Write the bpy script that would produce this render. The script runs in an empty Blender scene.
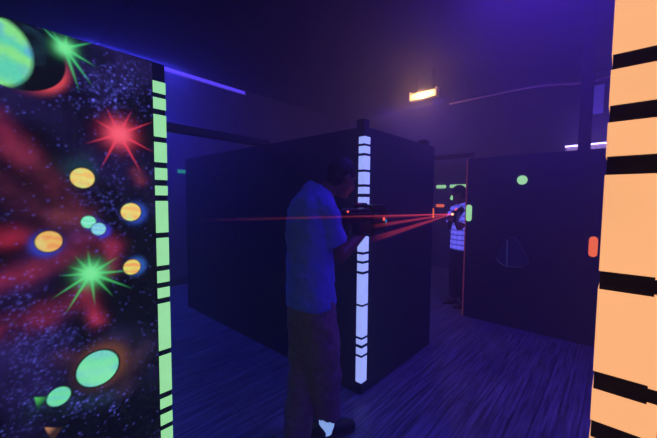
import bpy, bmesh, math, random
import numpy as np
from mathutils import Vector, Matrix
PI = math.pi
SC = bpy.context.scene
COL = SC.collection

# ---------------------------------------------------------------- camera
FPX, YAW, PITCH, ROLL, EYE = 318.6625, -0.7358, 0.0597, 0.0086, 1.5
Fv = Vector((math.sin(YAW)*math.cos(PITCH), math.cos(YAW)*math.cos(PITCH), -math.sin(PITCH)))
Rv = Fv.cross(Vector((0, 0, 1))).normalized(); Uv = Rv.cross(Fv)
Rr = math.cos(ROLL)*Rv + math.sin(ROLL)*Uv
Ur = -math.sin(ROLL)*Rv + math.cos(ROLL)*Uv
cd = bpy.data.cameras.new('camera'); cam = bpy.data.objects.new('camera', cd); COL.objects.link(cam)
cd.sensor_width = 36; cd.lens = 36*FPX/657; cd.clip_start = 0.05
m = Matrix((Rr, Ur, -Fv)).transposed().to_4x4(); m.translation = Vector((0, 0, EYE)); cam.matrix_world = m
SC.camera = cam
def ray(u, v): return Fv + Rr*((u-328.5)/FPX) + Ur*((219-v)/FPX)
def at_x(u, v, x): d = ray(u, v); return d*(x/d.x) + Vector((0, 0, EYE))
def at_y(u, v, y): d = ray(u, v); return d*(y/d.y) + Vector((0, 0, EYE))
def at_z(u, v, z): d = ray(u, v); return d*((z-EYE)/d.z) + Vector((0, 0, EYE))

# ---------------------------------------------------------------- world: thin theatrical haze, view
w = bpy.data.worlds.new('world'); SC.world = w; w.use_nodes = True
nt = w.node_tree; nt.nodes.clear()
wo = nt.nodes.new('ShaderNodeOutputWorld'); bg = nt.nodes.new('ShaderNodeBackground')
bg.inputs[0].default_value = (0, 0, 0, 1); bg.inputs[1].default_value = 0
vs = nt.nodes.new('ShaderNodeVolumeScatter'); vs.inputs['Color'].default_value = (.9, .9, 1, 1)
vs.inputs['Density'].default_value = 0.065; vs.inputs['Anisotropy'].default_value = 0.6
nt.links.new(bg.outputs[0], wo.inputs['Surface']); nt.links.new(vs.outputs[0], wo.inputs['Volume'])
SC.view_settings.view_transform = 'Standard'; SC.view_settings.look = 'None'
SC.view_settings.exposure = 0.0; SC.view_settings.gamma = 1; SC.view_settings.use_curve_mapping = False
SC.cycles.use_denoising = True
SC.cycles.volume_bounces = 1

# ---------------------------------------------------------------- materials
def nodes(name):
    m = bpy.data.materials.new(name); m.use_nodes = True
    return m, m.node_tree, m.node_tree.nodes['Principled BSDF']
def mat(name, c, rough=.6, metal=0, emit=None, es=0, var=.15, scale=30, bump=0, spec=.4, stretch=(1, 1, 1)):
    m, t, b = nodes(name)
    b.inputs['Roughness'].default_value = rough; b.inputs['Metallic'].default_value = metal
    b.inputs['Specular IOR Level'].default_value = spec
    tc = t.nodes.new('ShaderNodeTexCoord'); mp = t.nodes.new('ShaderNodeMapping'); mp.inputs['Scale'].default_value = stretch
    n = t.nodes.new('ShaderNodeTexNoise'); n.inputs['Scale'].default_value = scale; n.inputs['Detail'].default_value = 5
    r = t.nodes.new('ShaderNodeValToRGB')
    r.color_ramp.elements[0].position = .3; r.color_ramp.elements[1].position = .7
    r.color_ramp.elements[0].color = tuple(x*(1-var) for x in c) + (1,)
    r.color_ramp.elements[1].color = tuple(min(1, x*(1+var)) for x in c) + (1,)
    t.links.new(tc.outputs['Object'], mp.inputs[0]); t.links.new(mp.outputs[0], n.inputs[0])
    t.links.new(n.outputs[0], r.inputs[0]); t.links.new(r.outputs[0], b.inputs['Base Color'])
    if emit:
        r2 = t.nodes.new('ShaderNodeValToRGB')
        r2.color_ramp.elements[0].position = .25; r2.color_ramp.elements[1].position = .75
        r2.color_ramp.elements[0].color = tuple(x*(1-var*.5) for x in emit) + (1,)
        r2.color_ramp.elements[1].color = tuple(x*(1+var*.5) for x in emit) + (1,)
        t.links.new(n.outputs[0], r2.inputs[0]); t.links.new(r2.outputs[0], b.inputs['Emission Color'])
        b.inputs['Emission Strength'].default_value = es
    if bump:
        bp = t.nodes.new('ShaderNodeBump'); bp.inputs['Strength'].default_value = bump; bp.inputs['Distance'].default_value = .01
        t.links.new(n.outputs[0], bp.inputs['Height']); t.links.new(bp.outputs[0], b.inputs['Normal'])
    return m
M = {}
M['panel'] = mat('black_painted_plywood', (.026, .032, .045), .62, scale=14, bump=.05)
M['seam'] = mat('seam_filler', (.012, .012, .02), .8)
M['ceiling'] = mat('black_ceiling_paint', (.009, .009, .013), .95, scale=5, spec=.15)
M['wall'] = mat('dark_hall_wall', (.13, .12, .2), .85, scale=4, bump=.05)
M['backing'] = mat('black_timber', (.03, .028, .032), .7, scale=10, stretch=(1, 12, 12))
M['green_tape'] = mat('fluorescent_green_tape', (.3, .6, .4), .7, emit=(.36, .86, .34), es=.9, var=.08, scale=25)
M['blue_tape'] = mat('fluorescent_white_tape', (.7, .7, .8), .6, emit=(.35, .44, 1.0), es=1.0, var=.12, scale=20)
M['orange_tape'] = mat('fluorescent_orange_tape', (.6, .3, .08), .65, emit=(1.0, .46, .20), es=1.0, var=.07, scale=9)
M['mint'] = mat('mint_fluorescent_paint', (.15, .3, .1), .7, emit=(.42, .88, .40), es=.92, var=.05)
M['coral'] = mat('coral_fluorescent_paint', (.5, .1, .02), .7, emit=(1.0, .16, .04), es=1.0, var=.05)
M['edge_red'] = mat('red_orange_edge', (.5, .1, .06), .7, emit=(.6, .10, .05), es=.13, var=.25, scale=12)
M['black_plastic'] = mat('black_plastic', (.015, .015, .018), .35)
M['grey_plastic'] = mat('grey_plastic', (.3, .3, .34), .3, metal=.6)
M['tube'] = mat('uv_tube', (.2, .2, .5), .4, emit=(.10, .05, 1.0), es=1.3, var=0)
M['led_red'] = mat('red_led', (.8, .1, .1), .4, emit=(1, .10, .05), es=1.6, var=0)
M['muzzle'] = mat('hot_muzzle_light', (.8, .5, .3), .4, emit=(1, .45, .25), es=3, var=0)
M['teal'] = mat('teal_glint', (.1, .3, .4), .4, emit=(.05, .22, .35), es=.7, var=0)  # emissive colour standing in for a glint
M['green_led'] = mat('green_led', (.1, .6, .3), .4, emit=(.2, .9, .4), es=.8, var=0)
M['skin'] = mat('skin', (.26, .12, .08), .5, scale=50, var=.08)
M['hair'] = mat('dark_hair', (.012, .010, .010), .6, scale=120, var=.4, bump=.5, stretch=(1, 1, .2))
M['shirt'] = mat('blue_cotton', (.20, .25, .78), .85, scale=60, bump=.15, emit=(.04, .05, .50), es=.03, var=.05)  # faint blue emission put in for extra light on the cloth
M['trouser'] = mat('dark_brown_cotton', (.36, .21, .22), .9, scale=40, bump=.3)
M['navy'] = mat('navy_cotton', (.03, .03, .07), .9, scale=40, bump=.3)
M['sock'] = mat('bright_white_sock', (.8, .8, .9), .8, emit=(.30, .50, 1.0), es=.8, var=.05, scale=80, bump=.3)
M['shoe'] = mat('black_shoe', (.02, .018, .022), .55, scale=50)
M['sole'] = mat('shoe_sole', (.05, .045, .06), .7)
M['leather'] = mat('dark_leather', (.03, .02, .02), .5)
M['cable'] = mat('lamplit_cable', (1, .75, .6), .5, var=.0)  # pale warm base carries the lamplight on the cable
M['acrylic'] = mat('smoked_acrylic', (.07, .08, .11), .3, var=.1)
M['acrylic_edge'] = mat('pale_acrylic_edge', (.18, .35, .32), .4, emit=(.10, .22, .22), es=.10)
M['lamp_body'] = mat('lamp_housing', (.5, .45, .4), .5)
M['lamp_glow'] = mat('work_light_glow', (1, .8, .5), .4, emit=(1, .60, .22), es=1.6, var=.8, scale=12)
M['banner'] = mat('violet_lit_paper', (.5, .5, .8), .8, emit=(.08, .05, .6), es=.35)  # violet light on the sheet put in as emission

def mat_floor():
    m, t, b = nodes('dark_laminate_planks')
    tc = t.nodes.new('ShaderNodeTexCoord'); mp = t.nodes.new('ShaderNodeMapping')
    mp.inputs['Rotation'].default_value = (0, 0, PI/2)
    br = t.nodes.new('ShaderNodeTexBrick'); br.inputs['Scale'].default_value = 1; br.offset = .37
    br.inputs['Brick Width'].default_value = 1.2; br.inputs['Row Height'].default_value = .12
    br.inputs['Mortar Size'].default_value = .0025
    br.inputs['Color1'].default_value = (.14, .17, .19, 1); br.inputs['Color2'].default_value = (.19, .22, .24, 1)
    br.inputs['Mortar'].default_value = (.02, .02, .02, 1)
    mp2 = t.nodes.new('ShaderNodeMapping'); mp2.inputs['Scale'].default_value = (34, 1.6, 1)
    n = t.nodes.new('ShaderNodeTexNoise'); n.inputs['Scale'].default_value = 1.5; n.inputs['Detail'].default_value = 7
    r = t.nodes.new('ShaderNodeValToRGB'); r.color_ramp.elements[0].position = .35; r.color_ramp.elements[1].position = .7
    r.color_ramp.elements[0].color = (.45, .45, .45, 1); r.color_ramp.elements[1].color = (1.9, 1.9, 1.9, 1)
    mx = t.nodes.new('ShaderNodeMix'); mx.data_type = 'RGBA'; mx.blend_type = 'MULTIPLY'; mx.inputs[0].default_value = 1
    L = t.links.new
    L(tc.outputs['Object'], mp.inputs[0]); L(mp.outputs[0], br.inputs[0]); L(tc.outputs['Object'], mp2.inputs[0]); L(mp2.outputs[0], n.inputs[0])
    L(n.outputs[0], r.inputs[0]); L(br.outputs[0], mx.inputs[6]); L(r.outputs[0], mx.inputs[7]); L(mx.outputs[2], b.inputs['Base Color'])
    bp = t.nodes.new('ShaderNodeBump'); bp.inputs['Strength'].default_value = .35; bp.inputs['Distance'].default_value = .004
    L(n.outputs[0], bp.inputs['Height']); L(bp.outputs[0], b.inputs['Normal'])
    r2 = t.nodes.new('ShaderNodeMapRange'); r2.inputs[3].default_value = .32; r2.inputs[4].default_value = .55
    L(n.outputs[0], r2.inputs[0]); L(r2.outputs[0], b.inputs['Roughness'])
    b.inputs['Specular IOR Level'].default_value = .45
    return m
M['floor'] = mat_floor()

# ---------------------------------------------------------------- mesh helpers
def tag(o, label=None, cat=None, group=None, kind=None):
    if label: o['label'] = label
    if cat: o['category'] = cat
    if group: o['group'] = group
    if kind: o['kind'] = kind
    return o
def link(name, me, mt, parent=None):
    if mt: me.materials.append(mt)
    o = bpy.data.objects.new(name, me); COL.objects.link(o)
    if parent: o.parent = parent; o.matrix_parent_inverse = Matrix.Translation(-parent.location)
    return o
def obj(name, bm, mt, parent=None, smooth=False):
    bmesh.ops.recalc_face_normals(bm, faces=bm.faces)
    me = bpy.data.meshes.new(name); bm.to_mesh(me); bm.free()
    if smooth:
        for p in me.polygons: p.use_smooth = True
    return link(name, me, mt, parent)
def empty(name, loc):
    o = bpy.data.objects.new(name, None); o.location = loc; o.empty_display_size = .1; COL.objects.link(o); return o
def box(bm, x0, x1, y0, y1, z0, z1, bev=0):
    vs = [bm.verts.new((x, y, z)) for x in (x0, x1) for y in (y0, y1) for z in (z0, z1)]
    fs = [(0, 1, 3, 2), (4, 6, 7, 5), (0, 4, 5, 1), (2, 3, 7, 6), (0, 2, 6, 4), (1, 5, 7, 3)]
    faces = [bm.faces.new([vs[i] for i in f]) for f in fs]
    if bev:
        es = list({e for f in faces for e in f.edges})
        bmesh.ops.bevel(bm, geom=es, offset=bev, segments=2, affect='EDGES', profile=.6)
def B(name, mt, parent, *a, bev=.003):
    bm = bmesh.new(); box(bm, *a, bev=bev); return obj(name, bm, mt, parent)
def frame(d, side=None):
    d = d.normalized()
    s = Vector(side) if side else (Vector((0, 0, 1)) if abs(d.z) < .9 else Vector((1, 0, 0)))
    u = (s - d*s.dot(d)).normalized(); return u, d.cross(u)
def loft(bm, rings, seg=20, side=None, sub=3, cap=True):
    """rings: (centre, rx along side, ry) ; Catmull-Rom along the path"""
    P = [(Vector(c), a, b) for c, a, b in rings]; out = []
    n = len(P)
    for i in range(n-1):
        p0, p1, p2, p3 = P[max(i-1, 0)], P[i], P[i+1], P[min(i+2, n-1)]
        for k in range(sub):
            t = k/sub
            def cr(a, b, c, d): return .5*((2*b)+(c-a)*t+(2*a-5*b+4*c-d)*t*t+(-a+3*b-3*c+d)*t**3)
            out.append((cr(p0[0], p1[0], p2[0], p3[0]), cr(p0[1], p1[1], p2[1], p3[1]), cr(p0[2], p1[2], p2[2], p3[2])))
    out.append(P[-1]); rows = []
    for i, (c, a, b) in enumerate(out):
        d = out[min(i+1, len(out)-1)][0] - out[max(i-1, 0)][0]
        u, v = frame(d, side)
        rows.append([bm.verts.new(c + u*a*math.cos(2*PI*k/seg) + v*b*math.sin(2*PI*k/seg)) for k in range(seg)])
    for r0, r1 in zip(rows, rows[1:]):
        for k in range(seg): bm.faces.new((r0[k], r0[(k+1) % seg], r1[(k+1) % seg], r1[k]))
    if cap: bm.faces.new(rows[0]); bm.faces.new(rows[-1])
def ell(bm, c, r, rot=None, seg=20):
    R = (rot or Matrix()).to_4x4()
    bmesh.ops.create_uvsphere(bm, u_segments=seg, v_segments=seg//2+2, radius=1,
        matrix=Matrix.Translation(c) @ R @ Matrix.Diagonal((*r, 1)))
def cyl(bm, a, b, r, r2=None, seg=20):
    loft(bm, [(a, r, r), (b, r2 or r, r2 or r)], seg, sub=1)
def remeshed(name, bm, mt, parent, voxel=.008, smooth=4, disp=None):
    me = bpy.data.meshes.new(name+'_raw'); bmesh.ops.recalc_face_normals(bm, faces=bm.faces); bm.to_mesh(me); bm.free()
    o = bpy.data.objects.new(name+'_raw', me); COL.objects.link(o)
    r = o.modifiers.new('r', 'REMESH'); r.mode = 'VOXEL'; r.voxel_size = voxel
    s = o.modifiers.new('s', 'SMOOTH'); s.iterations = smooth; s.factor = .5
    if disp:
        tx = bpy.data.textures.new('folds', 'CLOUDS'); tx.noise_scale = disp[1]
        d = o.modifiers.new('d', 'DISPLACE'); d.texture = tx; d.strength = disp[0]; d.mid_level = .5; d.texture_coords = 'LOCAL'
    dg = bpy.context.evaluated_depsgraph_get(); me2 = bpy.data.meshes.new_from_object(o.evaluated_get(dg))
    bpy.data.objects.remove(o); me2.name = name
    for p in me2.polygons: p.use_smooth = True
    return link(name, me2, mt, parent)

# ---------------------------------------------------------------- UV area lights: lamp light and added fill
CZ = 3.66
def uv_light(name, loc, size, col, power, rot=(0, 0, 0)):
    l = bpy.data.lights.new(name, 'AREA'); l.shape = 'RECTANGLE'; l.size = size[0]; l.size_y = size[1]
    l.color = col; l.energy = power
    o = bpy.data.objects.new(name, l); o.location = loc; o.rotation_euler = rot; COL.objects.link(o); return o
UVB = (.045, .040, 1)
uv_light('uv_overhead_light', (-.35, 3.0, 3.5), (1.2, .25), (.105, .026, 1), 42)
uv_light('uv_wall_wash', (-4.85, 1.5, 3.4), (.10, 1.3), UVB, 42, (0, math.radians(-6), 0)).data.spread = math.radians(150)  # added wash beside the wall tube, set off it to spread evenly
uv_light('uv_back_light', (.4, 6.85, 2.55), (2.2, .06), (.14, .04, 1), 7, (math.radians(-150), 0, 0))
uv_light('uv_back_light', (-3.3, 6.3, 3.5), (1.6, .2), (.10, .04, 1), 13)
uv_light('uv_overhead_light', (1.3, 1.7, 3.45), (.2, 1.0), UVB, 19, (0, math.radians(32), 0)).data.spread = math.radians(140)  # added fill without a tube, brightens the block's side and the floor

# ---------------------------------------------------------------- room shell
XL, XR, YF, YB = -5.6, 3.2, -2.6, 7.0
def S(name, mt, *a, bev=0):
    bm = bmesh.new(); box(bm, *a, bev=bev); o = obj(name, bm, mt); o['kind'] = 'structure'; return o
S('floor', M['floor'], XL-.1, XR+.1, YF-.1, YB+.1, -.1, 0)
S('ceiling', M['ceiling'], XL-.1, XR+.1, YF-.1, YB+.1, CZ, CZ+.1)
S('wall_left', M['wall'], XL-.1, XL, YF-.1, YB+.1, 0, CZ)
M['wall_far'] = mat('dark_far_wall', (.07, .065, .10), .85, scale=4, bump=.05)  # darker copy of the wall colour, tones down amber light there
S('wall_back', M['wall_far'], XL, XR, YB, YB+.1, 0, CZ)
S('wall_right', M['wall'], XR, XR+.1, YF-.1, YB+.1, 0, CZ)
S('wall_front', M['wall'], XL, XR, YF-.1, YF, 0, CZ)
S('trim_1', M['backing'], XL, XR, YB-.05, YB, 2.19, 2.28, bev=.004)
S('trim_2', M['backing'], XL, XR, YB-.03, YB, 2.04, 2.09, bev=.004)
S('trim_3', M['ceiling'], XL, -2.2, 1.2, 2.02, CZ-.07, CZ, bev=.01)     # boxed-in ceiling duct
S('baseboard_left', M['backing'], XL, XL+.02, YF, YB, 0, .12)

# ---------------------------------------------------------------- mural partition
MX, MY, H = -1.3875, .534, 2.04
t = empty('mural_screen', (MX-.05, -.4, 0))
tag(t, 'tall maze screen painted with glowing planets and starbursts, green tape down its edge', 'screen')
B('panel', M['panel'], t, MX-.10, MX-.001, -1.3, MY, 0, H, bev=.002)
# painted face
y0, y1, z0, z1, st = -1.3, .486, .0, H, .0029
ys = np.linspace(y0, y1, int((y1-y0)/st)); zs = np.linspace(z0, z1, int((z1-z0)/st))
Yg, Zg = np.meshgrid(ys, zs)
rng = np.random.default_rng(5)
def vnoise(sc, seed):
    r = np.random.default_rng(seed); g = r.random((90, 90))
    a = (Yg-y0)*sc % 88; b = (Zg)*sc % 88
    i = a.astype(int); j = b.astype(int); f = a-i; g2 = b-j; f = f*f*(3-2*f); g2 = g2*g2*(3-2*g2)
    return (g[j, i]*(1-f)+g[j, i+1]*f)*(1-g2)+(g[j+1, i]*(1-f)+g[j+1, i+1]*f)*g2
def fbm(sc, seed): return (vnoise(sc, seed)+.5*vnoise(sc*2.1, seed+1)+.25*vnoise(sc*4.3, seed+2))/1.75
def W(u, v): p = at_x(u, v, MX); return p.y, p.z
C = np.zeros(Yg.shape+(3,)); 
def lin(c): c = np.array(c)/255.; return np.where(c < .04045, c/12.92, ((c+.055)/1.055)**2.4)
n1 = fbm(5, 1); n2 = fbm(14, 4); n3 = fbm(40, 8)
C += lin((9, 9, 26))*(.55+.8*n1)[..., None]
C += lin((38, 26, 84))*(np.clip(n1-.45, 0, 1)*2.0*(.5+n2))[..., None]
def blend(a, col, add=False):
    global C
    a = np.clip(a, 0, 1)[..., None]; col = np.array(col)
    C = C+a*col if add else C*(1-a)+a*col
def seg_d(a, b):
    ay, az = a; by, bz = b; dy, dz = by-ay, bz-az; L2 = dy*dy+dz*dz
    tt = np.clip(((Yg-ay)*dy+(Zg-az)*dz)/L2, 0, 1)
    return np.hypot(Yg-ay-tt*dy, Zg-az-tt*dz), tt
def gas(u0, v0, u1, v1, wpx, col, k=.8):
    d, _ = seg_d(W(u0, v0), W(u1, v1)); s = wpx*1.15*.0037
    blend(np.exp(-(d/s)**2)*k*np.clip(.02+1.15*n2*(.6+.7*n3), 0, 1), lin(col)*.72+lin((60, 40, 75))*.3)
RED = (150, 34, 62)
gas(-5, 118, 22, 152, 7, RED, .9); gas(8, 145, 26, 158, 7, (165, 45, 75), .8); gas(20, 150, 82, 212, 9, (115, 38, 52), .7)
gas(-10, 180, 60, 225, 9, (100, 34, 55), .7); gas(-12, 239, 22, 237, 7, (190, 38, 60), 1.0)
gas(-10, 284, 30, 272, 8, (160, 36, 58), .95); gas(30, 272, 82, 250, 8, (135, 36, 62), .9); gas(82, 238, 112, 246, 8, (165, 40, 75), .85)
gas(112, 246, 112, 270, 6, (160, 40, 70), .7); gas(-10, 332, 40, 318, 9, (150, 34, 56), .95); gas(40, 318, 84, 296, 9, (140, 36, 62), .9)
gas(84, 292, 98, 322, 6, (185, 44, 72), .95); gas(60, 216, 84, 222, 7, (140, 60, 60), .7)
gas(62, 356, 70, 358, 7, (90, 45, 45), .8); gas(110, 340, 145, 345, 12, (35, 38, 80), .8); gas(40, 408, 110, 395, 8, (20, 60, 75), .8)
gas(136, 172, 140, 180, 5, (150, 50, 50), .9); gas(125, 385, 140, 350, 9, (75, 50, 60), .7)
gas(88, 232, 78, 236, 8, (55, 45, 120), .6); gas(70, 165, 85, 162, 8, (20, 70, 70), .6)
# star dust
ny, nz = Yg.shape[1], Yg.shape[0]
def star(y, z, s, k, col):
    iy = int((y-y0)/(y1-y0)*(ny-1)); iz = int((z-z0)/(z1-z0)*(nz-1)); r = 4
    a0, a1, b0, b1 = max(iz-r, 0), min(iz+r+1, nz), max(iy-r, 0), min(iy+r+1, ny)
    if a0 >= a1 or b0 >= b1: return
    g = np.exp(-((Yg[a0:a1, b0:b1]-y)**2+(Zg[a0:a1, b0:b1]-z)**2)/s**2)[..., None]*k
    C[a0:a1, b0:b1] += g*col
SB = lin((95, 95, 225))
for i in range(9000):
    y = rng.uniform(y0, y1); z = rng.uniform(z0, z1); k = rng.random()**3
    star(y, z, (.0018+.0016*k), .05+.42*k, SB)
def cluster(u, v, su, sv, n, big=.5):
    for i in range(n):
        y, z = W(u+rng.normal()*su, v+rng.normal()*sv); star(y, z, .0022+.0026*rng.random()**3, .08+.75*big*rng.random()**4, SB)
cluster(105, 88, 24, 16, 420, .9); cluster(128, 95, 12, 16, 120, 1.0); cluster(35, 345, 30, 14, 260); cluster(105, 205, 22, 26, 300, .5)
cluster(60, 330, 25, 12, 160); cluster(88, 402, 24, 9, 130, 1.3); cluster(30, 400, 22, 18, 160); cluster(20, 300, 18, 12, 90, .8)
# planets
def planet(u, v, rv, cols, seed, halo=None, hd=(0, 0), hk=.8, ru=1.0):
    y, z = W(u, v); r = abs(W(u, v-rv)[1]-z); d = np.hypot((Yg-y)/ru, Zg-z)
    if halo is not None:
        hy, hz = W(u+hd[0], v+hd[1]); dh = np.hypot(Yg-hy, Zg-hz)
        blend(np.exp(-np.clip(dh-r*.85, 0, 9)**2/(r*.50)**2)*hk, lin(halo))
    blend(1-np.clip((d-r*1.10)/.004, 0, 1), lin((8, 10, 18)))
    nn = fbm(.9/r, seed); st_ = fbm(.9/r, seed+3)*.5+.5*(.5+.5*np.sin((Zg-z)/r*7+(Yg-y)/r*1.5+nn*5))
    tt = np.clip((st_-.2)/.6, 0, 1)[..., None]
    col = lin(cols[0])*(1-tt)+lin(cols[1])*tt
    if len(cols) > 2: q = np.clip((nn-.45)*3, 0, 1)[..., None]; col = col*(1-q)+lin(cols[2])*q
    a = 1-np.clip((d-r)/.004, 0, 1); blend(a, col)
YO = [(250, 190, 105), (236, 222, 120), (190, 234, 140)]
planet(82.6, 178, 9.3, YO, 20, (18, 60, 66), (0, -5), .6)
planet(131, 212, 8.3, YO, 30, (45, 80, 190), (4, 1), .8)
planet(88.5, 222, 5.5, [(110, 235, 170), (150, 240, 220)], 40, (60, 60, 170), (4, 2), .8)
planet(98.7, 229, 5.5, [(150, 225, 220), (120, 200, 235)], 50, (60, 50, 190), (4, 2), .9)
planet(49, 241.5, 9.7, [(240, 150, 90), (236, 190, 100), (225, 205, 120)], 60, (50, 62, 185), (-3, 3), .85)
planet(132, 267, 6.9, [(250, 165, 95), (225, 230, 110)], 70, (50, 100, 190), (4, -1), .8)
planet(98.3, 368.3, 16.6, [(118, 228, 170), (118, 212, 200), (135, 240, 175)], 80, (120, 70, 50), (5, -4), .7)
planet(59, 396.5, 8.5, [(115, 228, 165), (110, 215, 190)], 90)
# corner fragments below
def tri(pts, col, col2):
    P = [W(*p) for p in pts]; a = np.ones(Yg.shape)
    s = (P[1][0]-P[0][0])*(P[2][1]-P[0][1])-(P[1][1]-P[0][1])*(P[2][0]-P[0][0])
    for i in range(3):
        (ya, za), (yb, zb) = P[i], P[(i+1) % 3]
        dd = ((yb-ya)*(Zg-za)-(zb-za)*(Yg-ya))/math.hypot(yb-ya, zb-za)*(1 if s > 0 else -1)
        a = np.minimum(a, np.clip(dd/.004+.5, 0, 1))
    q = np.clip(np.hypot(Yg-P[0][0], Zg-P[0][1])/.035, 0, 1)[..., None]
    blend(a, lin(col)*(1-q)+lin(col2)*q)
tri([(34.5, 397.5), (38, 410), (48, 397)], (90, 215, 100), (20, 70, 50))
tri([(45, 427.5), (52, 442), (62, 428)], (215, 150, 110), (60, 40, 40))
# the big planet with its lit side, dark body and red rim
yc, zc = W(17, 55.5); R_ = abs(W(17, 89)[1]-zc); ye, _ = W(64.5, 55); Ry = ye-yc
e = np.hypot((Yg-yc)/Ry, (Zg-zc)/R_)
ry_, rz_ = W(33, 78); 
rimw = np.exp(-((Yg-W(57, 84)[0])**2+(Zg-W(57, 84)[1])**2)/.055**2)
blend(np.exp(-np.clip(e-1, 0, 9)**2/.16**2)*rimw*1.3, lin((210, 70, 80)))
body = 1-np.clip((e-1)/.025, 0, 1)
blend(body, lin((9, 11, 22))); blend(body*np.clip(fbm(16, 33)-.45, 0, 1)*1.5, lin((40, 75, 95)))
dl = np.hypot((Yg-W(-4, 52)[0])/(W(33.5, 52)[0]-W(-4, 52)[0]), (Zg-zc)/(R_*1.04))
nb = fbm(10, 61); band = .5+.28*np.sin((Zg-zc)*55+(Yg-yc)*22+nb*7); q = np.clip(band, 0, 1)[..., None]
cb = lin((70, 205, 190))*(1-q)+lin((150, 240, 120))*q
qq = np.clip((fbm(18, 71)-.5)*3, 0, .7)[..., None]; cb = cb*(1-qq)+lin((95, 165, 225))*qq
blend((1-np.clip((dl-.88)/.16, 0, 1))*body, cb)
# starbursts
def burst(u, v, core, tips, col, hot, glow, wpx=1.5, gk=.75):
    c = W(u, v); d = np.hypot(Yg-c[0], Zg-c[1])
    blend(np.exp(-(d/(glow*.0037))**2)*gk, lin(col))
    for tp in tips:
        d2, tt = seg_d(c, W(*tp)); wd = wpx*.0037*(1.15-tt)
        blend(np.exp(-(d2/wd)**2)*(1-tt**1.5)*1.2, lin(col))
    blend(np.exp(-(d/(core*.0037))**2)*1.1, lin(hot))
burst(119.5, 134, 9.5, [(105.5, 106), (132, 110), (155, 121), (155, 153), (143, 176), (100, 170), (84, 144), (92, 118)],
      (232, 56, 84), (255, 98, 118), 12.5, 1.5, .85)
burst(91, 273.5, 8.5, [(87.7, 249), (74, 255), (67, 266), (58, 276), (50, 300), (64, 316), (95, 306), (114, 297), (134, 289), (134, 270.5), (120, 256), (101, 256)],
      (70, 205, 110), (125, 240, 155), 10.5, 1.5, .65)
burst(64.5, 48, 6, [(38, 23), (50, 28), (67, 33), (96, 42), (98, 68), (94, 88), (80, 93)], (70, 205, 120), (125, 245, 155), 7.5, 1.4, .65)
C = np.clip(C, 0, 1)
N = Yg.size; me = bpy.data.meshes.new('painted_mural')
co = np.stack([np.full(N, MX), Yg.ravel(), Zg.ravel()], 1)
i = np.arange(N).reshape(nz, ny)
q = np.stack([i[:-1, :-1], i[:-1, 1:], i[1:, 1:], i[1:, :-1]], -1).reshape(-1, 4)
me.vertices.add(N); me.vertices.foreach_set('co', co.ravel())
me.loops.add(q.size); me.loops.foreach_set('vertex_index', q.ravel())
me.polygons.add(len(q)); me.polygons.foreach_set('loop_start', np.arange(0, q.size, 4)); me.polygons.foreach_set('loop_total', np.full(len(q), 4))
ca = me.color_attributes.new('paint', 'FLOAT_COLOR', 'POINT')
ca.data.foreach_set('color', np.concatenate([C.reshape(-1, 3), np.ones((N, 1))], 1).ravel().astype(np.float32))
me.update(); me.validate()
mm, tt_, bb = nodes('fluorescent_space_mural')
at = tt_.nodes.new('ShaderNodeAttribute'); at.attribute_name = 'paint'
nz_ = tt_.nodes.new('ShaderNodeTexNoise'); nz_.inputs['Scale'].default_value = 160
mr = tt_.nodes.new('ShaderNodeMapRange'); mr.inputs[3].default_value = .85; mr.inputs[4].default_value = 1.12
tt_.links.new(nz_.outputs[0], mr.inputs[0])
tt_.links.new(at.outputs['Color'], bb.inputs['Emission Color']); tt_.links.new(mr.outputs[0], bb.inputs['Emission Strength'])
dk = tt_.nodes.new('ShaderNodeMix'); dk.data_type = 'RGBA'; dk.blend_type = 'MULTIPLY'; dk.inputs[0].default_value = 1
dk.inputs[7].default_value = (.35, .35, .35, 1)
tt_.links.new(at.outputs['Color'], dk.inputs[6]); tt_.links.new(dk.outputs[2], bb.inputs['Base Color'])
bb.inputs['Roughness'].default_value = .8; bb.inputs['Specular IOR Level'].default_value = .2
o = link('painted_mural', me, mm, t); tag(o, 'space scene in fluorescent paint')
zz = [(1.972, 1.918), (1.908, 1.855), (1.841, 1.745), (1.731, 1.643), (1.628, 1.572), (1.556, 1.509), (1.494, 1.356), (1.342, 1.219),
      (1.205, 1.148), (1.134, 1.083), (1.068, .861), (.846, .676), (.66, .608), (.591, .535), (.522, .30), (.28, .09)]
def corner_blocks(parent, cx, cy, sx, sy, zz, mt, w1, w2, th=.0012):
    """tape wrapped round an outside corner at (cx, cy); sx, sy point inward along the two faces"""
    for (a, b) in zz:
        a -= .004; b += .004
        bm = bmesh.new()
        prof = [(cx+sx*w1, cy), (cx, cy), (cx, cy+sy*w2)]
        outp = [(cx+sx*w1, cy-sy*th), (cx-sx*th, cy-sy*th), (cx-sx*th, cy+sy*w2)]
        vs = {}
        for z in (b, a):
            for k in range(3): vs[(z, 0, k)] = bm.verts.new((*prof[k], z)); vs[(z, 1, k)] = bm.verts.new((*outp[k], z))
        for k in range(2):
            for s in (0, 1): bm.faces.new((vs[(b, s, k)], vs[(b, s, k+1)], vs[(a, s, k+1)], vs[(a, s, k)]))
            for z in (a, b): bm.faces.new((vs[(z, 0, k)], vs[(z, 0, k+1)], vs[(z, 1, k+1)], vs[(z, 1, k)]))
        for k in (0, 2): bm.faces.new((vs[(b, 0, k)], vs[(b, 1, k)], vs[(a, 1, k)], vs[(a, 0, k)]))
        obj('tape_block', bm, mt, parent)
corner_blocks(t, MX+.0, MY, -1, -1, zz, M['green_tape'], .06, .047)

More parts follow.
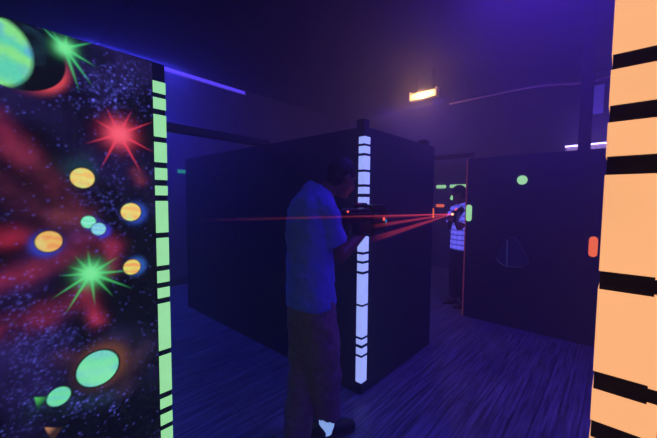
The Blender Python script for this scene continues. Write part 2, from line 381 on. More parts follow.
# ---------------------------------------------------------------- the boxed maze block in the middle
CX, CY, LA, LB = -1.396, 1.9306, 2.984, 1.2
t = empty('maze_block', (CX-LA/2, CY+LB/2, 0))
tag(t, 'dark boxed-in maze block with glowing blue-white taped corner', 'partition')
B('panel', M['panel'], t, CX-LA, CX, CY, CY+.03, 0, H, bev=0)
B('panel', M['panel'], t, CX-.03, CX, CY+.03, CY+LB, 0, H, bev=0)
B('panel', M['panel'], t, CX-LA, CX-.03, CY+LB-.03, CY+LB, 0, H, bev=0)
B('panel', M['panel'], t, CX-LA, CX-LA+.03, CY+.03, CY+LB-.03, 0, H, bev=0)
B('seam_strip', M['seam'], t, -3.088, -3.080, CY-.002, CY+.001, 0, H, bev=0)
B('corner_post', M['backing'], t, CX-.10, CX-.03, CY+.03, CY+.10, .0, H+.07, bev=.004)
B('corner_post', M['backing'], t, CX-.10, CX-.03, CY+LB-.16, CY+LB-.06, .0, H+.06, bev=.004)
bz = [(1.973, 1.916), (1.903, 1.846), (1.831, 1.726), (1.712, 1.617), (1.602, 1.547), (1.526, 1.464), (1.447, 1.33), (1.315, 1.243), (1.230, 1.109),
      (1.094, 1.04), (1.025, .96), (.944, .706), (.694, .453), (.438, .391), (.371, .312), (.297, .091)]
corner_blocks(t, CX, CY, -1, 1, [(p+.002, q-.002) for p, q in bz], M['blue_tape'], .053, .070)
# glowing strip at the block's far end, laser light put into its colour
mk = B('beam_lit_marker', M['coral'], None, -1.398, -1.386, CY+LB-.002, CY+LB+.008, 1.325, 1.425, bev=.001)
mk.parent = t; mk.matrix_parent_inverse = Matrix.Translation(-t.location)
B('marker_bracket', M['backing'], t, -1.45, -1.385, CY+LB+.008, CY+LB+.016, 1.315, 1.435, bev=.001)

# ---------------------------------------------------------------- right hand partition with the glowing discs
PY, PX = 4.23, -1.449
t = empty('target_screen', (1.0, PY, 0))
tag(t, 'wide black maze screen beside the doorway bearing round and pill-shaped glowing targets', 'screen')
B('panel', M['panel'], t, PX+.012, 3.0, PY, PY+.10, 0, H, bev=.002)
B('edge_strip', M['edge_red'], t, PX-.004, PX+.012, PY-.003, PY+.10, 0, H, bev=.002)  # thin strip along the doorway edge, dim red by emission
def disc(name, parent, cx, y, cz, r, mt, th=.012, hx=0, hz=0):
    """rounded disc or pill on a wall of constant y"""
    bm = bmesh.new(); pts = []
    n = 32
    for k in range(n):
        a = 2*PI*k/n; pts.append((cx+r*math.cos(a)+math.copysign(hx, math.cos(a)), cz+r*math.sin(a)+math.copysign(hz, math.sin(a))))
    f = [bm.verts.new((px, y-th, pz)) for px, pz in pts]; bk = [bm.verts.new((px, y+.001, pz)) for px, pz in pts]
    bm.faces.new(f); bm.faces.new(bk)
    for k in range(n): bm.faces.new((f[k], f[(k+1) % n], bk[(k+1) % n], bk[k]))
    return obj(name, bm, mt, parent)
tag(disc('round_target', t, -.825, PY, 1.748, .052, M['mint']), 'pale mint round target')
tag(disc('pill_target', t, -1.404, PY, 1.349, .034, M['mint'], hz=.072), 'mint green pill-shaped target')
tag(disc('pill_target', t, -.165, PY, 1.045, .036, M['coral'], hz=.068), 'orange pill-shaped target')
# rounded triangular plate
pts = []
tri_c = [(511, 237, 7), (499, 261, 4.5), (528, 262, 4)]
poly = [(506, 240), (510, 236.8), (515, 237), (518.5, 241), (523, 249), (528.5, 259), (529, 263), (526, 266), (517, 266.8), (507, 266), (501, 262.5), (497.3, 257.5), (500, 251)]
bm = bmesh.new(); P = [at_y(u, v, PY) for u, v in poly]
f = [bm.verts.new((p.x, PY-.03, p.z)) for p in P]; k_ = [bm.verts.new((p.x, PY, p.z)) for p in P]
bm.faces.new(f); bm.faces.new(k_)
for k in range(len(P)): bm.faces.new((f[k], f[(k+1) % len(P)], k_[(k+1) % len(P)], k_[k]))
pl = obj('triangular_plate', bm, M['acrylic'], t); tag(pl, 'smoked rounded triangular plate')
bm = bmesh.new()
edge = [at_y(u, v, PY) for u, v in [(497.3, 257.5), (499, 260.5), (502, 263.6), (507, 266), (517, 266.8), (523, 266.6)]]
loft(bm, [((p.x, PY-.03, p.z), .004, .004) for p in edge], 6)
obj('plate_rim', bm, M['acrylic_edge'], pl)
a, b = at_y(508, 240, PY), at_y(507.3, 265, PY)
bm = bmesh.new(); cyl(bm, (a.x, PY-.032, a.z), (b.x, PY-.032, b.z), .006, seg=8); obj('plate_rib', bm, M['acrylic_edge'], pl)
# header beams, post
o = B('header_rail', M['backing'], None, -4.6, -1.37, PY+.0, PY+.05, H+.02, H+.075)
tag(o, 'dark header rail spanning the doorway where the far player stands', 'rail')
o = B('support_post', M['backing'], None, -.345, -.24, 4.34, 4.44, 0, CZ)
tag(o, 'dark square post rising behind the screen with round target to the ceiling', 'post')
o = B('tie_rail', M['backing'], None, -2.745, -2.655, MY-.25, CY+.10, H+.001, H+.062)
tag(o, 'dark tie rail crossing from the painted mural screen to the maze block', 'rail')

# left-hand stub that carries the tie beam, hidden behind the mural
S('wall_inner', M['panel'], -2.75, -2.65, -1.3, .45, 0, H)

# ---------------------------------------------------------------- near orange taped column
OY = .70
t = empty('taped_screen', (.12, OY+.1, 0))
tag(t, 'black maze screen end wrapped in broad glowing orange tape blocks', 'screen')
B('panel', M['panel'], t, -.0165, .45, OY, OY+.12, 0, 2.3, bev=.0008)
oz = [(2.02, 1.90), (1.885, 1.734), (1.718, 1.653), (1.634, 1.571), (1.549, 1.381), (1.358, 1.208), (1.185, 1.121), (1.099, .93), (.91, .70), (.68, .5), (.48, .2)]
corner_blocks(t, -.0168, OY, 1, 1, oz, M['orange_tape'], .0655, .06)
for (a, b) in oz:     # second tape run beside the first, a hairline between them
    B('tape_block', M['orange_tape'], t, .0487, .062, OY-.0012, OY+.001, b, a, bev=0)

# ---------------------------------------------------------------- back wall marks
def sign(name, u0, u1, v0, v1, mt, label):
    a, b = at_y(u0, v0, YB), at_y(u1, v1, YB)
    o = B(name, mt, None, a.x, b.x, YB-.012, YB, b.z, a.z, bev=.003); tag(o, label, 'wall marker', 'tape strips on the back wall'); return o
sign('tape_marker', 436.6, 446, 185.2, 188.3, M['mint'], 'mint green strip on back wall directly above the orange strip')
sign('tape_marker', 450, 466, 184.6, 187.6, M['mint'], 'mint green strip on back wall behind the head of the far player')
sign('tape_marker', 436.3, 444.2, 204.2, 207.3, M['coral'], 'orange strip on the back wall below the green strips')
a = at_x(181, 171.5, XL)
M['dim_mint'] = mat('dim_green_card', (.05, .3, .15), .7, emit=(.02, .32, .18), es=.8)
o = B('exit_marker', M['dim_mint'], None, XL, XL+.012, a.y-.06, a.y+.08, a.z-.03, a.z+.03, bev=.002)
tag(o, 'small dim green rectangle on the wall beyond the mural screen edge', 'wall marker')
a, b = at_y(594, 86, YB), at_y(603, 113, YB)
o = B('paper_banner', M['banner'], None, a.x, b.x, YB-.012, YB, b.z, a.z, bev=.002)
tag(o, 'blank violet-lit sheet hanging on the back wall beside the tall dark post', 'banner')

# ---------------------------------------------------------------- lamps
M['tube_near'] = mat('bright_uv_tube', (.3, .3, .5), .4, emit=(.45, .30, 1.0), es=7, var=0)
def tube_lamp(name, p, q, up, label, n=2, gap=.03, r=.013, mt='tube'):
    p, q = Vector(p), Vector(q); d = (q-p); up = Vector(up)
    t = empty(name, (p+q)/2); tag(t, label, 'lamp', None)
    side = d.normalized().cross(up)
    bm = bmesh.new(); loft(bm, [(p+up*.035, .012, .04), (q+up*.035, .012, .04)], 4, side=tuple(up), sub=1); obj('housing', bm, M['lamp_body'], t)
    for k in range(n):
        s = side*(k-(n-1)/2)*gap
        bm = bmesh.new(); cyl(bm, p+s, q+s, r, seg=12); obj('tube', bm, M[mt], t, True)
    for e_ in (p, q):
        bm = bmesh.new(); ell(bm, e_, (.02, .035, .03)); obj('end_cap', bm, M['black_plastic'], t)
    return t
a, b = at_x(164, 69.5, XL+.08), at_x(246, 95, XL+.08)
tube_lamp('uv_strip_lamp', (XL+.08, a.y-.35, 3.60), (XL+.08, b.y, 3.58), (-1, 0, 0), 'long dim violet strip lamp high on the wall beyond the painted mural')
tube_lamp('uv_strip_lamp', (-.72, YB-.08, 2.40), (1.6, YB-.08, 2.44), (0, 1, 0), 'bright double violet strip lamp on back wall behind the tall dark post', gap=.12, r=.013, mt='tube_near')
tube_lamp('uv_strip_lamp', (-.95, 3.0, 3.57), (.25, 3.0, 3.57), (0, 0, 1), 'violet strip lamp on the ceiling above the aisle')
# work light
a, b = at_y(411, 97.2, 5.0), at_y(436, 93.2, 5.0)
t = empty('work_light', (a+b)/2); tag(t, 'glowing amber work light hanging below the ceiling above the maze block', 'lamp')
c = (a+b)/2; L = (b-a).length
B('housing', M['lamp_body'], t, a.x-.02, b.x+.02, 5.0, 5.09, c.z-.05, c.z+.07, bev=.01)
B('glowing_panel', M['lamp_glow'], t, a.x, b.x, 4.985, 5.001, c.z-.045, c.z+.045, bev=.004)
for x in (a.x-.01, b.x+.01):
    B('end_bracket', M['lamp_body'], t, x-.012, x+.012, 4.97, 5.08, c.z-.055, c.z+.085, bev=.004)
for x in (a.x+.08, b.x-.08):
    bm = bmesh.new(); cyl(bm, (x, 5.05, c.z+.06), (x, 5.05, CZ), .006, seg=8); obj('hanger', bm, M['black_plastic'], t)
al = bpy.data.lights.new('work_light_lamp', 'POINT'); al.shadow_soft_size = .06; al.color = (1, .46, .18); al.energy = 16
ao = bpy.data.objects.new('work_light_lamp', al); ao.location = (c.x, 4.88, c.z-.03); COL.objects.link(ao)
# cable
def cable(name, ks, rad, mt, parent=None):
    bm = bmesh.new(); loft(bm, [(at_y(u, v, 5.02), rad, rad) for u, v in ks], 8, sub=4); return obj(name, bm, mt, parent, True)
cable('dim_cable_end', [(434, 96), (439, 98.2), (444, 101.2), (449.5, 104.2)], .005, M['black_plastic'], t)  # dim end of the cable, its shade built as a black cord
o = cable('power_cable', [(449.5, 104.2), (456, 103), (470, 100), (490, 95.8), (515, 90.4), (540, 86.2), (560, 84.6), (580, 83.4), (600, 80), (612, 76)], .014, M['cable'])
tag(o, 'thin orange-lit cable strung from the work light towards the post', 'cable')

# ---------------------------------------------------------------- people
def hand(bm, wrist, dirv, palm_n, side, curl=1.0, s=1.0):
    """palm box-ish loft, four unequal curled fingers and a thumb leaving the side of the palm"""
    d = Vector(dirv).normalized(); n = Vector(palm_n); n = (n-d*n.dot(d)).normalized(); sd = Vector(side); sd = (sd-d*sd.dot(d)-n*sd.dot(n)).normalized()
    wv = Vector(wrist)
    loft(bm, [(wv-d*.02, .030*s, .022*s), (wv+d*.03*s, .038*s, .019*s), (wv+d*.07*s, .043*s, .017*s), (wv+d*.093*s, .040*s, .013*s)], 14, side=tuple(sd))
    for k, (off, ln) in enumerate(((.031, .070), (.0105, .080), (-.0105, .074), (-.031, .058))):
        p = wv+d*.085*s+sd*off*s; pts = [(p, .0105*s, .0105*s)]; ang = 0
        for j, fr in enumerate((.45, .32, .23)):
            ang += curl*(.75, .95, .6)[j]
            p = p+(d*math.cos(ang)+n*math.sin(ang))*ln*fr*s; pts.append((p, (.0098-.0009*j)*s, (.0098-.0009*j)*s))
        loft(bm, pts, 10, side=tuple(sd), sub=3)
        ell(bm, pts[-1][0], (.0085*s,)*3, seg=10)
    p = wv+d*.025*s+sd*.030*s
    pts = [(p, .014*s, .013*s), (p+(sd*.7+d*.8+n*.25)*.030*s, .0125*s, .012*s), (p+(sd*.75+d*1.6+n*.9)*.030*s, .011*s, .011*s), (p+(sd*.5+d*2.1+n*1.6)*.030*s, .009*s, .009*s)]
    loft(bm, pts, 10, sub=3)
def head(bm, c, fwd, up, s=1.0):
    f = Vector(fwd).normalized(); u = Vector(up); u = (u-f*u.dot(f)).normalized(); r = f.cross(u)
    Rm = Matrix((r, f, u)).transposed()
    P = lambda x, y, z: Vector(c)+(r*x+f*y+u*z)*s
    ell(bm, P(0, -.012, .025), (.074*s, .093*s, .092*s), Rm); ell(bm, P(0, .018, -.035), (.058*s, .070*s, .078*s), Rm)
    ell(bm, P(0, .052, -.088), (.030*s, .030*s, .024*s), Rm)                                       # chin
    loft(bm, [(P(0, .085, .018), .008*s, .008*s), (P(0, .100, -.010), .011*s, .012*s), (P(0, .106, -.026), .015*s, .012*s), (P(0, .086, -.036), .014*s, .010*s)], 10)
    for x in (-1, 1):
        ell(bm, P(.030*x, .073, .030), (.024*s, .012*s, .007*s), Rm); ell(bm, P(.032*x, .070, -.012), (.02*s, .014*s, .014*s), Rm)
        ell(bm, P(.076*x, -.008, -.004), (.011*s, .020*s, .032*s), Rm); ell(bm, P(.020*x, .078, -.002), (.012*s, .008*s, .007*s), Rm)
    ell(bm, P(0, .083, -.056), (.024*s, .010*s, .006*s), Rm); ell(bm, P(0, .080, -.066), (.021*s, .010*s, .006*s), Rm)
    return P, Rm

# --- near player, seen from behind, aiming a phaser down the aisle
t = empty('person', (-1.40, 1.42, 0))
tag(t, 'person in loose blue t-shirt and dark baggy trousers, seen from behind, aiming a phaser', 'person')
SIDE = (.93, -.37, 0)
bm = bmesh.new()
TC = [(-1.378, 1.36), (-1.378, 1.36), (-1.376, 1.355), (-1.374, 1.352), (-1.366, 1.358), (-1.352, 1.375), (-1.338, 1.40)]   # torso line
loft(bm, [((-1.378, 1.36, .90), .15, .11), ((-1.378, 1.36, 1.00), .155, .11), ((-1.376, 1.355, 1.15), .14, .10), ((-1.372, 1.352, 1.32), .155, .112),
          ((-1.362, 1.365, 1.44), .165, .11), ((-1.345, 1.395, 1.52), .115, .085), ((-1.325, 1.425, 1.555), .062, .065), ((-1.30, 1.46, 1.59), .055, .06), ((-1.28, 1.485, 1.615), .05, .05)], 28, side=SIDE)
hP, hR = head(bm, (-1.268, 1.515, 1.632), (.22, 1, -.36), (.1, .3, 1))
sh, el, wr = Vector((-1.228, 1.335, 1.455)), Vector((-1.232, 1.45, 1.150)), Vector((-1.215, 1.67, 1.285))
loft(bm, [((-1.27, 1.345, 1.47), .055, .055), (sh, .058, .060), (sh.lerp(el, .5), .047, .050), (el+Vector((0, -.005, .03)), .039, .041), (el, .040, .040), (el.lerp(wr, .3), .043, .043), (el.lerp(wr, .7), .033, .035), (wr, .026, .030)], 18, side=(1, 0, 0))
hand(bm, wr+Vector((0, .01, .008)), (-.10, .8, .55), (-1, .15, .2), (0, -.5, .8), 1.05)
shl, ell_, wrl = Vector((-1.50, 1.43, 1.455)), Vector((-1.47, 1.62, 1.24)), Vector((-1.30, 1.72, 1.34))
loft(bm, [((-1.45, 1.415, 1.47), .055, .055), (shl, .056, .058), (shl.lerp(ell_, .5), .046, .048), (ell_, .038, .038), (ell_.lerp(wrl, .35), .041, .041), (wrl, .027, .03)], 18, side=(1, 0, 0))
hand(bm, wrl, (.65, .75, .1), (.5, -.3, .9), (-.6, .7, .2), .9)
legs = [((-1.30, 1.345, .90), (-1.285, 1.385, .50), (-1.300, 1.435, .09)), ((-1.45, 1.385, .90), (-1.41, 1.355, .50), (-1.375, 1.27, .09))]
for a, b, c in legs:
    loft(bm, [(a, .085, .09), ((Vector(a)+Vector(b))/2, .075, .08), (b, .056, .06), (Vector(b).lerp(Vector(c), .35), .055, .06), (c, .037, .04), (Vector(c)-Vector((0, -.02, .05)), .04, .045)], 18, side=(1, 0, 0))
remeshed('body', bm, M['skin'], t, .0055, 2)
# hair
bm = bmesh.new(); ell(bm, hP(0, -.022, .038), (.082, .098, .095), hR); ell(bm, hP(0, -.055, -.01), (.068, .060, .07), hR)
remeshed('hair', bm, M['hair'], t, .006, 2, (.012, .015))
# shirt
bm = bmesh.new()
loft(bm, [((-1.376, 1.36, .86), .175, .150), ((-1.376, 1.36, .92), .180, .150), ((-1.376, 1.355, 1.05), .172, .142), ((-1.374, 1.35, 1.2), .170, .140), ((-1.374, 1.345, 1.34), .176, .140),
          ((-1.364, 1.358, 1.45), .172, .130), ((-1.348, 1.385, 1.53), .125, .098), ((-1.335, 1.405, 1.575), .080, .075)], 32, side=SIDE)
for A in ([(-1.29, 1.35, 1.48), sh+Vector((-.01, 0, 0)), sh.lerp(el, .35)+Vector((.002, -.003, 0)), sh.lerp(el, .68)+Vector((.005, -.008, 0))],
          [(-1.45, 1.41, 1.47), shl, shl.lerp(ell_, .35), shl.lerp(ell_, .66)]):
    loft(bm, [(A[0], .072, .072), (A[1], .074, .076), (A[2], .070, .078), (A[3], .074, .088)], 22, side=(1, 0, 0))
remeshed('t_shirt', bm, M['shirt'], t, .008, 3, (.034, .10))
# trousers
bm = bmesh.new()
loft(bm, [((-1.378, 1.36, 1.0), .155, .125), ((-1.378, 1.36, .90), .165, .14), ((-1.378, 1.36, .80), .165, .14), ((-1.378, 1.36, .74), .14, .12)], 28, side=SIDE)
for a, b, c in legs:
    a, b, c = Vector(a), Vector(b), Vector(c)
    loft(bm, [(a, .095, .11), (a.lerp(b, .5), .102, .115), (b, .098, .11), (b.lerp(c, .5), .092, .105), (c+Vector((0, -.01, .08)), .082, .092), (c+Vector((0, -.02, .05 if c.y > 1.3 else -.03)), .070, .078)], 22, side=(1, 0, 0))
remeshed('trousers', bm, M['trouser'], t, .008, 4, (.034, .09))
for sx, (a, b, c) in zip((1, -1), legs):
    c = Vector(c); d = Vector((.34, .94, 0)) if sx == 1 else Vector((-.15, 1, 0)).normalized(); q_ = Vector((d.y, -d.x, 0))
    bm = bmesh.new(); loft(bm, [(c+Vector((0, 0, .07)), .050, .052), (c, .047, .050), (c+Vector((0, 0, -.05)), .045, .055)], 18, side=(1, 0, 0)); obj('sock', bm, M['sock'], t, True)
    bm = bmesh.new(); g = Vector((c.x, c.y, 0))
    loft(bm, [(g-d*.075+Vector((0, 0, .035)), .022, .026), (g-d*.055+Vector((0, 0, .05)), .040, .042), (g+Vector((0, 0, .048)), .043, .045), (g+d*.09+Vector((0, 0, .042)), .048, .036),
              (g+d*.16+Vector((0, 0, .034)), .046, .027), (g+d*.20+Vector((0, 0, .026)), .026, .018)], 20, side=tuple(q_))
    so = remeshed('shoe', bm, M['shoe'], t, .005, 2)
    bm = bmesh.new()
    out = [(-.085, .0), (-.07, .032), (0, .038), (.09, .048), (.17, .045), (.205, .02), (.205, -.02), (.17, -.045), (.09, -.048), (0, -.038), (-.07, -.032)]
    lo = [bm.verts.new(g+d*x+q_*y+Vector((0, 0, .001))) for x, y in out]; hi = [bm.verts.new(g+d*x+q_*y+Vector((0, 0, .02))) for x, y in out]
    bm.faces.new(lo); bm.faces.new(hi)
    for k in range(len(out)): bm.faces.new((lo[k], lo[(k+1) % len(out)], hi[(k+1) % len(out)], hi[k]))
    obj('sole', bm, M['sole'], so)

# --- phaser rifles
def phaser(loc, yaw, pitch, label, s=1.0, front=M['led_red']):
    t = empty('phaser', (0, 0, 0)); tag(t, label, 'laser gun')
    bm = bmesh.new(); box(bm, -.026, .026, -.02, .30, -.048, .035, .008); box(bm, -.032, .032, .12, .27, -.13, -.04, .01); obj('receiver', bm, M['black_plastic'], t)
    bm = bmesh.new(); box(bm, -.02, .02, -.06, -.02, -.045, .022, .008); box(bm, -.022, .022, -.085, -.055, -.075, .03, .006); obj('stock', bm, M['black_plastic'], t)
    bm = bmesh.new(); box(bm, -.048, .048, .25, .40, -.115, .068, .018); obj('muzzle_housing', bm, M['black_plastic'], t)
    bm = bmesh.new(); cyl(bm, (0, .40, .01), (0, .455, .01), .024, .028); obj('barrel', bm, M['black_plastic'], t, True)
    bm = bmesh.new(); cyl(bm, (0, .455, .01), (0, .46, .01), .019); obj('lens', bm, front, t, True)
    bm = bmesh.new(); loft(bm, [((0, .05, -.02), .019, .024), ((0, .03, -.08), .018, .022), ((0, .015, -.125), .02, .025)], 14, side=(1, 0, 0)); obj('grip', bm, M['black_plastic'], t, True)
    bm = bmesh.new(); loft(bm, [((0, .285, -.045), .019, .026), ((0, .29, -.10), .018, .023), ((0, .285, -.15), .02, .025)], 14, side=(1, 0, 0)); obj('fore_grip', bm, M['black_plastic'], t, True)
    bm = bmesh.new(); box(bm, -.006, .006, -.01, .29, .036, .044, .002); obj('top_rail', bm, M['grey_plastic'], t)
    bm = bmesh.new(); box(bm, .0255, .0285, .0, .27, .012, .016, .001); box(bm, .0255, .0285, .19, .25, -.012, -.008, .001); obj('side_strip', bm, M['grey_plastic'], t)
    bm = bmesh.new(); cyl(bm, (0, .10, .062), (0, .22, .062), .017); obj('scope', bm, M['black_plastic'], t, True)
    bm = bmesh.new(); loft(bm, [((0, .075+.03*math.cos(a_), -.045+.022*math.sin(a_)), .003, .003) for a_ in [k*PI/6+PI for k in range(7)]], 6); obj('trigger_guard', bm, M['black_plastic'], t, True)
    bm = bmesh.new(); ell(bm, (.047, .36, -.03), (.006, .012, .012)); ell(bm, (.040, .33, -.062), (.008, .016, .007)); obj('hit_light', bm, M['led_red'], t, True)
    bm = bmesh.new(); ell(bm, (.047, .385, -.045), (.005, .012, .014)); obj('housing_glint', bm, M['teal'], t, True)  # teal glint on the housing put in as an emissive dot
    bm = bmesh.new(); ell(bm, (.0265, .012, .026), (.004, .01, .006)); obj('charge_light', bm, M['led_red'], t, True)
    t.location = loc; t.rotation_euler = (pitch, 0, yaw); t.scale = (s, s, s); return t
phaser((-1.225, 1.485, 1.405), math.radians(-2), 0, 'black phaser rifle with red light in the hands of the near player')

# --- far player in the doorway, facing the camera
fx, fy = -1.625, 4.64
t = empty('person', (fx, fy, 0))
tag(t, 'person in bright plaid shirt standing in the far doorway, firing a phaser', 'person')
O = Vector((fx, fy, 0)); A2 = math.radians(-38); RD = lambda x, y, z: Vector((x*math.cos(A2)-y*math.sin(A2), x*math.sin(A2)+y*math.cos(A2), z)); V = lambda x, y, z: O+RD(x, y, z)
mz = at_y(452.3, 214, 4.28)
bm = bmesh.new()
loft(bm, [(V(0, 0, .86), .15, .11), (V(0, 0, .95), .16, .115), (V(0, 0, 1.1), .14, .10), (V(0, -.01, 1.27), .16, .11), (V(0, -.02, 1.38), .165, .10), (V(0, -.02, 1.44), .11, .075), (V(0, -.03, 1.49), .058, .058), (V(0, -.04, 1.55), .05, .05)], 26, side=tuple(RD(1, 0, 0)))
hP2, hR2 = head(bm, V(-.02, -.075, 1.595), tuple(RD(-.25, -1, -.12)), tuple(RD(0, -.1, 1)), .97)
WA, WB = Vector((mz.x+.0, 4.40, 1.23)), Vector((mz.x+.04, 4.56, 1.22))
for sh_, el_, w_ in ((V(-.20, -.02, 1.36), V(-.19, -.10, 1.10), WB), (V(.20, -.02, 1.36), V(.19, -.16, 1.13), WA)):
    loft(bm, [(sh_.lerp(V(0, -.02, 1.38), .3), .055, .055), (sh_, .052, .055), (sh_.lerp(el_, .5), .044, .046), (el_, .037, .037), (el_.lerp(w_, .35), .038, .038), (w_, .026, .028)], 16)
hand(bm, WB, (.1, -.9, .3), (1, .2, .2), (0, .3, 1), .95); hand(bm, WA, (-.3, -.9, .3), (-1, .2, .2), (0, .3, 1), .95)
legs2 = [(V(.09, 0, .86), V(.10, -.02, .47), V(.11, .02, .09)), (V(-.09, 0, .86), V(-.10, -.03, .47), V(-.10, -.02, .09))]
for a, b, c in legs2:
    loft(bm, [(a, .082, .088), (a.lerp(b, .5), .072, .076), (b, .054, .056), (b.lerp(c, .35), .053, .056), (c, .036, .038), (c+Vector((0, -.01, -.05)), .037, .045)], 16, side=tuple(RD(1, 0, 0)))
    loft(bm, [(c+RD(0, .03, -.055), .03, .02), (c+RD(0, -.03, -.05), .036, .028), (c+RD(0, -.12, -.06), .042, .016), (c+RD(0, -.165, -.065), .034, .010)], 14, side=tuple(RD(1, 0, 0)))
remeshed('body', bm, M['skin'], t, .007, 2)
bm = bmesh.new(); ell(bm, hP2(0, -.022, .045), (.082, .096, .090), hR2); ell(bm, hP2(0, -.05, -.01), (.072, .06, .075), hR2)
remeshed('hair', bm, M['hair'], t, .008, 2, (.012, .02))
# plaid shirt
pm, ptn, pb = nodes('blue_plaid_cotton')
tc = ptn.nodes.new('ShaderNodeTexCoord'); wv1 = ptn.nodes.new('ShaderNodeTexWave'); wv1.bands_direction = 'Z'; wv1.inputs['Scale'].default_value = 4.6; wv1.inputs['Distortion'].default_value = .5
wv2 = ptn.nodes.new('ShaderNodeTexWave'); wv2.bands_direction = 'X'; wv2.inputs['Scale'].default_value = 4.2; wv2.inputs['Distortion'].default_value = .5
rp = []
for wv_, k0 in ((wv1, .25), (wv2, .6)):
    r = ptn.nodes.new('ShaderNodeValToRGB'); r.color_ramp.elements[0].position = .08; r.color_ramp.elements[1].position = .28
    r.color_ramp.elements[0].color = (k0+.15, k0+.15, k0+.15, 1); r.color_ramp.elements[1].color = (1, 1, 1, 1)
    ptn.links.new(tc.outputs['Object'], wv_.inputs[0]); ptn.links.new(wv_.outputs[0], r.inputs[0]); rp.append(r)
x1 = ptn.nodes.new('ShaderNodeMix'); x1.data_type = 'RGBA'; x1.blend_type = 'MULTIPLY'; x1.inputs[0].default_value = 1
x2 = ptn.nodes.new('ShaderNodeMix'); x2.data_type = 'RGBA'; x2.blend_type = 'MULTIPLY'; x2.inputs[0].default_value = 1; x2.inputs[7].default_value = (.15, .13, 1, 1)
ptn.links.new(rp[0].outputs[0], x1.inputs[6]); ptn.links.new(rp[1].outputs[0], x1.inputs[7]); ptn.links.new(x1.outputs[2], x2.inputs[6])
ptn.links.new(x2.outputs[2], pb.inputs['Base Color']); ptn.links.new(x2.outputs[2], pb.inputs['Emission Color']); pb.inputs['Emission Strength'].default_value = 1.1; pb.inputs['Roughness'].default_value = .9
bm = bmesh.new()
loft(bm, [(V(0, 0, .81), .195, .14), (V(0, 0, .93), .190, .138), (V(0, -.005, 1.12), .172, .125), (V(0, -.01, 1.27), .180, .125), (V(0, -.02, 1.385), .185, .12), (V(0, -.02, 1.44), .13, .09), (V(0, -.03, 1.475), .07, .07)], 28, side=tuple(RD(1, 0, 0)))
for sh_, el_ in ((V(-.20, -.02, 1.36), V(-.19, -.10, 1.10)), (V(.20, -.02, 1.36), V(.19, -.16, 1.13))):
    loft(bm, [(sh_.lerp(V(0, -.02, 1.38), .4), .065, .065), (sh_, .066, .068), (sh_.lerp(el_, .4), .064, .066), (sh_.lerp(el_, .7), .062, .066)], 18)
remeshed('plaid_shirt', bm, pm, t, .008, 3, (.02, .1))
bm = bmesh.new()
loft(bm, [(V(.17, -.10, 1.40), .045, .014), (V(.05, -.165, 1.28), .05, .014), (V(-.08, -.165, 1.15), .05, .014), (V(-.18, -.08, 1.04), .045, .014)], 12, side=(0, -.2, 1))
obj('chest_strap', bm, M['black_plastic'], t, True)
bm = bmesh.new(); ell(bm, V(.07, -.145, 1.36), (.024, .016, .040)); red_patch = obj('chest_glow', bm, M['led_red'], t, True)  # red light on the chest built as an emissive patch
bm = bmesh.new(); ell(bm, hP2(.0, .088, -.035), (.026, .022, .040)); obj('face_patch', bm, M['green_tape'], t, True)  # small green glowing patch at the front of the face
bm = bmesh.new()
loft(bm, [(V(0, 0, .98), .16, .12), (V(0, 0, .88), .17, .13), (V(0, 0, .78), .165, .12), (V(0, 0, .72), .13, .10)], 26, side=tuple(RD(1, 0, 0)))
for a, b, c in legs2:
    loft(bm, [(a, .092, .10), (a.lerp(b, .5), .09, .10), (b, .08, .09), (b.lerp(c, .5), .072, .085), (c+Vector((0, 0, .0)), .066, .075)], 20, side=tuple(RD(1, 0, 0)))
remeshed('trousers', bm, M['navy'], t, .009, 3, (.025, .1))
for a, b, c in legs2:
    g = Vector((c.x, c.y, 0)); bm = bmesh.new()
    out = [(.07, .0), (.055, .03), (-.02, .036), (-.11, .05), (-.17, .035), (-.19, 0), (-.17, -.035), (-.11, -.05), (-.02, -.036), (.055, -.03)]
    lo = [bm.verts.new(g+RD(y, x, .001)) for x, y in out]; hi = [bm.verts.new(g+RD(y, x, .018)) for x, y in out]
    bm.faces.new(lo); bm.faces.new(hi)
    for k in range(len(out)): bm.faces.new((lo[k], lo[(k+1) % len(out)], hi[(k+1) % len(out)], hi[k]))
    for yy in (-.10, -.01):
        loft(bm, [(g+RD(x_, yy, z_), .004, .014) for x_, z_ in ((-.046, .015), (-.042, .045), (0, .066), (.042, .045), (.046, .015))], 8, side=(0, 0, 1))
    obj('sandal', bm, M['leather'], t)
mz = at_y(452.3, 214, 4.28)
ph = phaser((mz.x+.012, 4.66, mz.z-.012), PI+math.radians(-2), 0, 'small dark phaser fired by the far player in the doorway', .82, M['muzzle'])

gl = bpy.data.lights.new('red_face_light', 'POINT'); gl.color = (1, .10, .04); gl.energy = .035; gl.shadow_soft_size = .005  # added red point light by the scope, tints the near player's face
go = bpy.data.objects.new('red_face_light', gl); go.location = (-1.20, 1.615, 1.50); COL.objects.link(go)
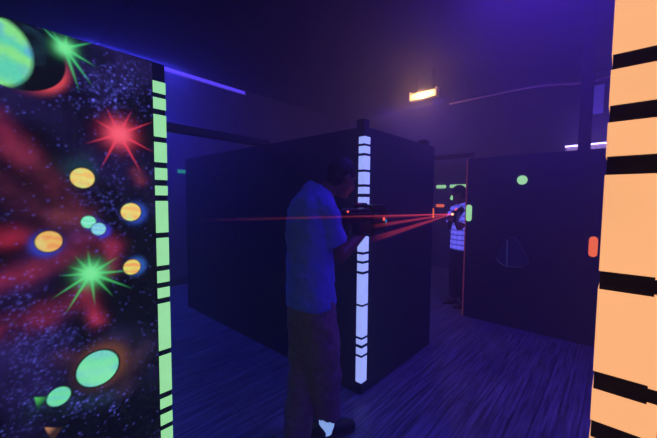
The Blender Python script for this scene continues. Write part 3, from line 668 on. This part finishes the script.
# ---------------------------------------------------------------- laser beams hanging in the haze
def mat_beam(k, fall):
    m = bpy.data.materials.new('laser_light_in_haze'); m.use_nodes = True; t = m.node_tree; t.nodes.clear()
    o = t.nodes.new('ShaderNodeOutputMaterial'); ad = t.nodes.new('ShaderNodeAddShader'); tr = t.nodes.new('ShaderNodeBsdfTransparent'); em = t.nodes.new('ShaderNodeEmission')
    tc = t.nodes.new('ShaderNodeTexCoord'); sp = t.nodes.new('ShaderNodeSeparateXYZ'); mr = t.nodes.new('ShaderNodeValToRGB'); cr = mr.color_ramp
    while len(cr.elements) < len(fall): cr.elements.new(.5)
    for e, (p_, v_) in zip(cr.elements, fall): e.position = p_; e.color = (v_*k,)*3+(1,)
    em.inputs[0].default_value = (1, .07, .10, 1)
    L = t.links.new
    L(tc.outputs['Generated'], sp.inputs[0]); L(sp.outputs[2], mr.inputs[0]); L(mr.outputs[0], em.inputs[1])
    L(tr.outputs[0], ad.inputs[0]); L(em.outputs[0], ad.inputs[1]); L(ad.outputs[0], o.inputs[0]); return m
FA = ((0, 1), (.55, .6), (.8, .22), (.92, .08), (1, 0)); FB = ((0, 1), (.5, .75), (.9, .35), (1, .0))
FAN = empty('laser_fan', (mz.x, 4.27, mz.z)); tag(FAN, 'fan of thin red laser beams shot down the aisle from the far doorway', 'laser beam')
def beam(u, v, dist, k, r1, r2, label, fall=FB):
    a = Vector((mz.x, 4.27, mz.z)); e_ = ray(u, v)*dist + Vector((0, 0, EYE)); L = (e_-a).length
    bm = bmesh.new(); cyl(bm, (0, 0, 0), (0, 0, L), r1, r2, seg=12)
    for f in [f for f in bm.faces if len(f.verts) > 4]: bm.faces.remove(f)
    o = obj('laser_ray', bm, mat_beam(k, fall), None, True); o.parent = FAN; o.rotation_mode = 'QUATERNION'; o.rotation_quaternion = (e_-a).to_track_quat('Z', 'Y')
    tag(o, label); return o
beam(195, 220.5, .66, .26, .006, .0032, 'thin red laser beam reaching furthest, across the back of the near player', FA)
beam(371, 226.5, 1.62, .24, .006, .010, 'red laser beam from the doorway, second lowest of the fan')
beam(371, 240, 1.62, .20, .006, .016, 'wide faint red laser beam, lowest of the fan from the doorway')
beam(366, 217.5, 1.62, .14, .005, .009, 'short red laser beam just above the second one of the fan')
